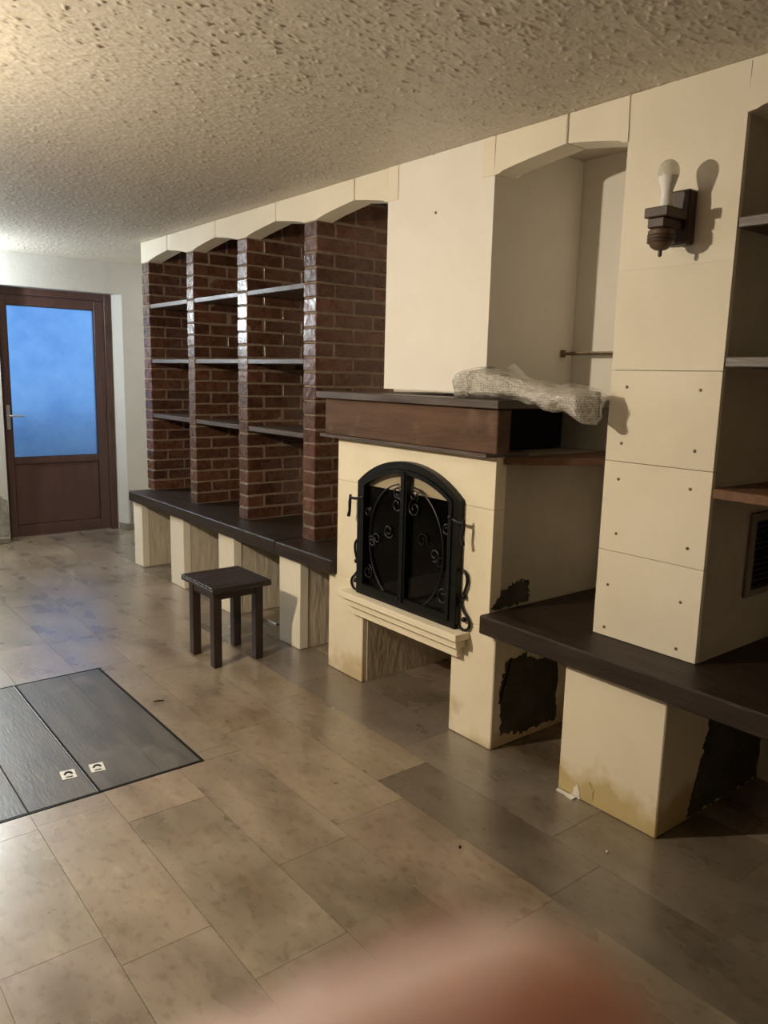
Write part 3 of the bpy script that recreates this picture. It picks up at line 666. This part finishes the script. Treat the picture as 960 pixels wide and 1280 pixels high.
# ------------------------------------------------------------------ wall sconces: dark wood bracket with a bulb
def sconce(loc, lab, flip):
    s = thing('wall_sconce', loc, lab, 'sconce')
    k = -1 if flip else 1         # the bracket points to -x (k=1) or +x
    x0, y0, z0 = loc
    def bx(d0, d1, a, b_, c, e, bev=.003): 
        xs = sorted((x0-k*d0, x0-k*d1)); return MB().box(xs[0], xs[1], y0+a, y0+b_, z0+c, z0+e, bev)
    W1 = mat('sconce_wood', (.030, .014, .008), (.080, .040, .024), 5, .5, .4, 30, stretch=(4, 4, .6), dist=.002)
    W2 = mat('sconce_barrel_wood', (.07, .038, .020), (.15, .09, .05), 5, .55, .5, 40, stretch=(4, 4, .6), dist=.002)
    bx(.0005, .045, -.044, .040, -.070, .094, .006).build('back_plate', W1, s)
    bx(.046, .155, -.040, .042, .000, .030).build('upper_block', W1, s)
    bx(.046, .148, -.026, .032, -.030, -.0005).build('lower_block', W1, s)
    cx, cy = x0-k*.110, y0+.004
    prof = [(.034, -.031), (.040, -.036), (.041, -.050), (.038, -.068), (.030, -.084), (.018, -.092), (.006, -.094), (.006, -.110), (.002, -.114)][::-1]
    ba = MB().lathe(prof, (cx, cy, z0), 24).build('turned_drop', W2, s, smooth=True)
    for i in range(3): MB().lathe([(.0412, -.048-.009*i), (.0425, -.051-.009*i), (.0412, -.054-.009*i)], (cx, cy, z0), 24).build('groove_ring', W1, ba, smooth=True)
    cx = x0-k*.112; cy = y0-.006
    MB().lathe([(.019, .0305), (.019, .055), (.017, .062), (.017, .072)], (cx, cy, z0), 20).build('lamp_holder', WHITEPL, s, smooth=True)
    MB().lathe([(.014, .0725), (.016, .078), (.021, .092), (.0285, .118), (.0300, .122)], (cx, cy, z0), 24).build('bulb_base', WHITEPL, s, smooth=True)
    gm = OPAL
    MB().lathe([(.0300, .1225), (.0318, .132), (.0305, .146), (.025, .159), (.015, .168), (.005, .1715)], (cx, cy, z0), 24).build('bulb_globe', gm, s, smooth=True)
    return s
OPAL = bpy.data.materials.new('opal_bulb'); OPAL.use_nodes = True
b = OPAL.node_tree.nodes['Principled BSDF']; b.inputs['Base Color'].default_value = (.82, .78, .70, 1); b.inputs['Roughness'].default_value = .18; b.inputs['Transmission Weight'].default_value = .55; b.inputs['IOR'].default_value = 1.25
sconce((WX, 1.460, 2.000), 'dark wooden wall sconce with an unlit bulb on the cream pillar', False)
PX, PY, PZ = -.20, 2.80, 2.00
l = thing('pendant_lamp', (PX, PY, CZ-.01), 'bare lit bulb hanging on a cord in the middle of the room', 'lamp')
MB().lathe([(.035, -.020), (.045, -.016), (.045, -.0015)], (PX, PY, CZ-.001), 24).build('ceiling_rose', WHITEPL, l, smooth=True)
MB().tube([(PX, PY, PZ+.135), (PX, PY, CZ-.0225)], .004, 8).build('cord', WIRE, l, smooth=True)
MB().lathe([(.018, .075), (.020, .080), (.020, .125), (.008, .135)], (PX, PY, PZ), 20).build('lamp_holder', WHITEPL, l, smooth=True)
MB().lathe([(.0300, .0225), (.026, .035), (.018, .060), (.0145, .0745)], (PX, PY, PZ), 24).build('bulb_base', WHITEPL, l, smooth=True)
MB().lathe([(.005, -.0305), (.016, -.026), (.026, -.014), (.0308, .002), (.0308, .012), (.0300, .0222)], (PX, PY, PZ), 24).build('bulb_globe', emit('lit_bulb', WARM, WARM_E), l, smooth=True)

# globe lamp under the ceiling near the door
l = thing('ceiling_lamp', (.96, 6.88, CZ-.01), 'white globe pendant lamp hanging from the ceiling near the door', 'lamp')
MB().lathe([(.045, -.022), (.055, -.018), (.055, -.0015)], (.96, 6.88, CZ-.006), 24).build('ceiling_rose', WHITEPL, l, smooth=True)
MB().tube([(.96, 6.88, 2.125), (.96, 6.88, CZ-.029)], .010, 12).build('stem', WHITEPL, l, smooth=True)
MB().sphere((.96, 6.88, 2.08), .046, 24, 16).build('lamp_globe', emit('lit_globe', COOL, COOL_E), l, smooth=True)

# ------------------------------------------------------------------ stool
st = thing('stool', (1.85, 3.643, 0), 'small dark wooden stool with a slatted square seat', 'stool')
sx0, sx1, sy0, sy1, sz = 1.685, 2.022, 3.455, 3.825, .437
seat = MB().box(sx0, sx1, sy0, sy1, sz-.030, sz-.012, .002).build('seat_board', STOOLWOOD, st)
n = 8; dy = (sy1-sy0)/n
for i in range(n):
    MB().box(sx0, sx1, sy0+i*dy+.002, sy0+(i+1)*dy-.002, sz-.0118, sz+random.uniform(-.001, .0005), .002).build('seat_slat', STOOLWOOD, st, origin=(1.85, sy0+(i+.5)*dy, sz))
lx0, lx1, ly0, ly1, q = 1.712, 1.998, 3.500, 3.790, .046
for (a, b_) in ((lx0, ly0), (lx1-q, ly0), (lx0, ly1-q), (lx1-q, ly1-q)):
    MB().box(a, a+q, b_, b_+q, .0005, sz-.0305, .003).build('leg', LEGWOOD, st, origin=(a, b_, 0))
for args in ((lx0+q+.0005, lx1-q-.0005, ly0+.006, ly0+.026), (lx0+q+.0005, lx1-q-.0005, ly1-.026, ly1-.006), (lx0+.006, lx0+.026, ly0+q+.0005, ly1-q-.0005), (lx1-.026, lx1-.006, ly0+q+.0005, ly1-q-.0005)):
    MB().box(*args, sz-.078, sz-.0305, .002).build('apron', STOOLWOOD, st)

# ------------------------------------------------------------------ trapdoor in the floor
td = thing('floor_hatch', (.84, 3.25, 0), 'grey weathered wooden double hatch set flush in the floor', 'hatch')
hx0, hx1, hy0, hy1 = .44, 1.235, 2.655, 3.838
m = MB()
m.box(hx0-.010, hx0-.002, hy0-.010, hy1+.010, -.0038, .002, .001); m.box(hx1+.002, hx1+.010, hy0-.010, hy1+.010, -.0038, .002, .001)
m.box(hx0-.002, hx1+.002, hy0-.010, hy0-.003, -.0038, .002, .001); m.box(hx0-.002, hx1+.002, hy1+.003, hy1+.010, -.0038, .002, .001)
m.build('metal_frame', IRON, td)
MB().box(hx0-.001, hx1+.001, hy0-.002, hy1+.002, -.0039, -.0030).build('underframe', SOOT, td)
for (a, b_) in ((.44, .5985), (.6025, .833), (.847, 1.0785), (1.0795, 1.2335)):
    MB().box(a, b_, hy0+.002, hy1-.002, -.0029, .0015, .001).build('plank', TRAPWOOD, td, origin=((a+b_)/2, 3.25, 0))
MB().box(.8345, .837, hy0, hy1, -.0029, .0022).build('edge_strip', STEEL, td); MB().box(.8432, .8455, hy0, hy1, -.0029, .0022).build('edge_strip', IRON, td)
for (hx, hy, ang) in ((.7875, 2.838, -.12), (.8915, 2.830, -.15)):
    pl = MB().box(-.026, .026, -.034, .034, 0, .0022, .001).build('pull_plate', PLATE, td)
    pl.location = Vector((hx, hy, .0016)) - td.location; pl.rotation_euler = (0, 0, ang)
    arc = [(.013*math.cos(a), -.004+.018*math.sin(a), .0026) for a in np.linspace(.1, 3.0, 14)]
    r_ = MB().tube(arc, .0042, 6).build('ring_pull', IRON, None); r_.parent = pl
    r_ = MB().box(-.012, .012, -.026, -.020, .0022, .0042, .0005).build('finger_slot', SEAL, None); r_.parent = pl

# ------------------------------------------------------------------ small leftovers
o = MB().box(2.33, 2.44, 3.93, 4.19, .0005, .012, .001, .001).build('tile_offcut', TILE, None, origin=(2.4, 4.06, 0)); o.color = (1.25, 1.22, 1.2, 1)
tag(o, 'pale tile offcut lying behind the stool under the bench', 'tile')
o = MB().box(2.30, 2.40, 3.25, 3.44, .0005, .010, .001, .001).build('tile_offcut', TILE, None, origin=(2.35, 3.35, 0)); o.color = (1.2, 1.18, 1.15, 1)
tag(o, 'pale tile offcut on the floor beside the fireplace base', 'tile')
o = MB().tube([(1.300, 3.285, .004), (1.322, 3.279, .005), (1.345, 3.268, .004)], [.002, .004, .002], 6).build('twig', DARKWOOD, None, origin=(1.322, 3.279, 0))
tag(o, 'small dark twig on the floor between hatch and stool', 'twig')
o = MB().sphere((1.654, 1.632, .004), .005, 8, 6).build('pebble', SOOT, None, origin=(1.654, 1.632, 0)); tag(o, 'tiny dark crumb on the pinkish floor tile', 'crumb')
o = MB().sphere((2.02, 1.33, .004), .005, 8, 6).build('pebble', CHIP, None, origin=(2.02, 1.33, 0)); tag(o, 'tiny white plaster crumb beside the stained bench support', 'crumb')
o = MB().prism(ragged([(2.185, 1.60), (2.208, 1.60), (2.208, 1.68), (2.195, 1.68)], 4, .003, 12), 2, .0004, .006).build('plaster_flake', CHIP, None, origin=(2.19, 1.62, 0))
tag(o, 'white plaster flake at the foot of the stained bench support', 'flake')
# wire loop hanging out of the third pier
m = MB()
for j in range(4):
    r = random.Random(j); P = []
    for k in range(16):
        a = k/15*2*math.pi*1.1+j
        P.append((WX+.06+.012*j, 4.478+.026*math.cos(a)*(1-.15*j)+.004*r.uniform(-1, 1), 1.70+.050*math.sin(a)*(1-.1*j)-.006*j))
    m.tube(P, .0022, 6)
m.tube([(WX+.06, 4.4405, 1.72), (WX+.06, 4.47, 1.725), (WX+.06, 4.485, 1.70)], .003, 6)
tag(m.build('wire_loop', WIRE, None, origin=(WX+.07, 4.46, 1.70), smooth=True), 'tangle of thin shiny wire hanging from a brick pier', 'wire')

# ------------------------------------------------------------------ photographer's hand: index fingertip just in front of the lens
def hand():
    def Wd(r, u, f): return Vector((0, 0, CAMH)) + RT*r + UP*u + fw*f
    h = []
    def cap(a, b_, ra, rb, n=7):
        a, b_ = Vector(a), Vector(b_); h.append(([a.lerp(b_, i/(n-1)) for i in range(n)], [ra+(rb-ra)*i/(n-1) for i in range(n)]))
    m = MB()
    def ball(p, r):
        m.lathe([(r*math.cos(a), r*math.sin(a)) for a in np.linspace(-1.5, 1.5, 11)], Wd(*p), 16)
    def limb(pts, rad):
        for p, r in zip(pts, rad): ball(p, r)
        for (p, r), (p2, r2) in zip(zip(pts, rad), list(zip(pts, rad))[1:]): m.tube([Wd(*p), Wd(*p2)], [r, r2], 16)
    limb([(.0064, -.0268, .036), (-.018, -.0365, .035), (-.040, -.052, .028), (-.062, -.082, .014)], [.0074, .0080, .0086, .0098])      # index
    limb([(-.004, -.050, .030), (-.022, -.054, .034), (-.046, -.068, .026), (-.070, -.094, .010)], [.0074, .0082, .0088, .0098])           # middle
    limb([(-.010, -.068, .028), (-.028, -.071, .032), (-.053, -.085, .022), (-.076, -.107, .006)], [.0070, .0078, .0084, .0094])           # ring
    limb([(-.022, -.086, .024), (-.036, -.089, .026), (-.060, -.100, .016), (-.080, -.119, .002)], [.0060, .0068, .0074, .0084])           # little
    limb([(-.020, -.052, -.018), (-.040, -.066, -.022), (-.064, -.094, -.022), (-.082, -.126, -.020)], [.0080, .0090, .0105, .0120])       # thumb
    limb([(-.062, -.082, .014), (-.082, -.140, -.014)], [.0105, .019]); limb([(-.070, -.094, .010), (-.088, -.142, -.014)], [.0105, .019])
    limb([(-.080, -.119, .002), (-.094, -.150, -.018)], [.0095, .019])
    limb([(-.086, -.145, -.016), (-.100, -.190, -.035), (-.115, -.30, -.10), (-.13, -.42, -.18)], [.021, .024, .032, .040])
    o = m.build('hand', SKIN, None, origin=Wd(-.086, -.145, -.016), smooth=True)
    rm = o.modifiers.new('r', 'REMESH'); rm.mode = 'VOXEL'; rm.voxel_size = .0016; rm.use_smooth_shade = True
    sm_ = o.modifiers.new('s', 'SMOOTH'); sm_.factor = .5; sm_.iterations = 6
    tag(o, 'blurred bare hand with its index fingertip held up close', 'hand')
    # fingernail on the far side of the fingertip
    n_ = MB(); G = []
    for i in range(6):
        row = []
        for k in range(7):
            a = (k/6-.5)*1.7; t = i/5
            c = Vector((.0041, -.0272, .036)).lerp(Vector((-.018, -.0365, .035)), -.12+.45*t)
            ax = Vector((.92, .39, 0)); nrm = Vector((0, 0, 1)); sd = ax.cross(nrm)
            p = c + (nrm*math.cos(a)+sd*math.sin(a))*.0078
            row.append(n_.bm.verts.new(Wd(*p)))
        G.append(row)
    for a, b_ in zip(G, G[1:]):
        for k in range(6): n_.bm.faces.new((a[k], a[k+1], b_[k+1], b_[k]))
    nl = n_.build('fingernail', NAIL, o, smooth=True); so = nl.modifiers.new('s', 'SOLIDIFY'); so.thickness = .0006
hand()
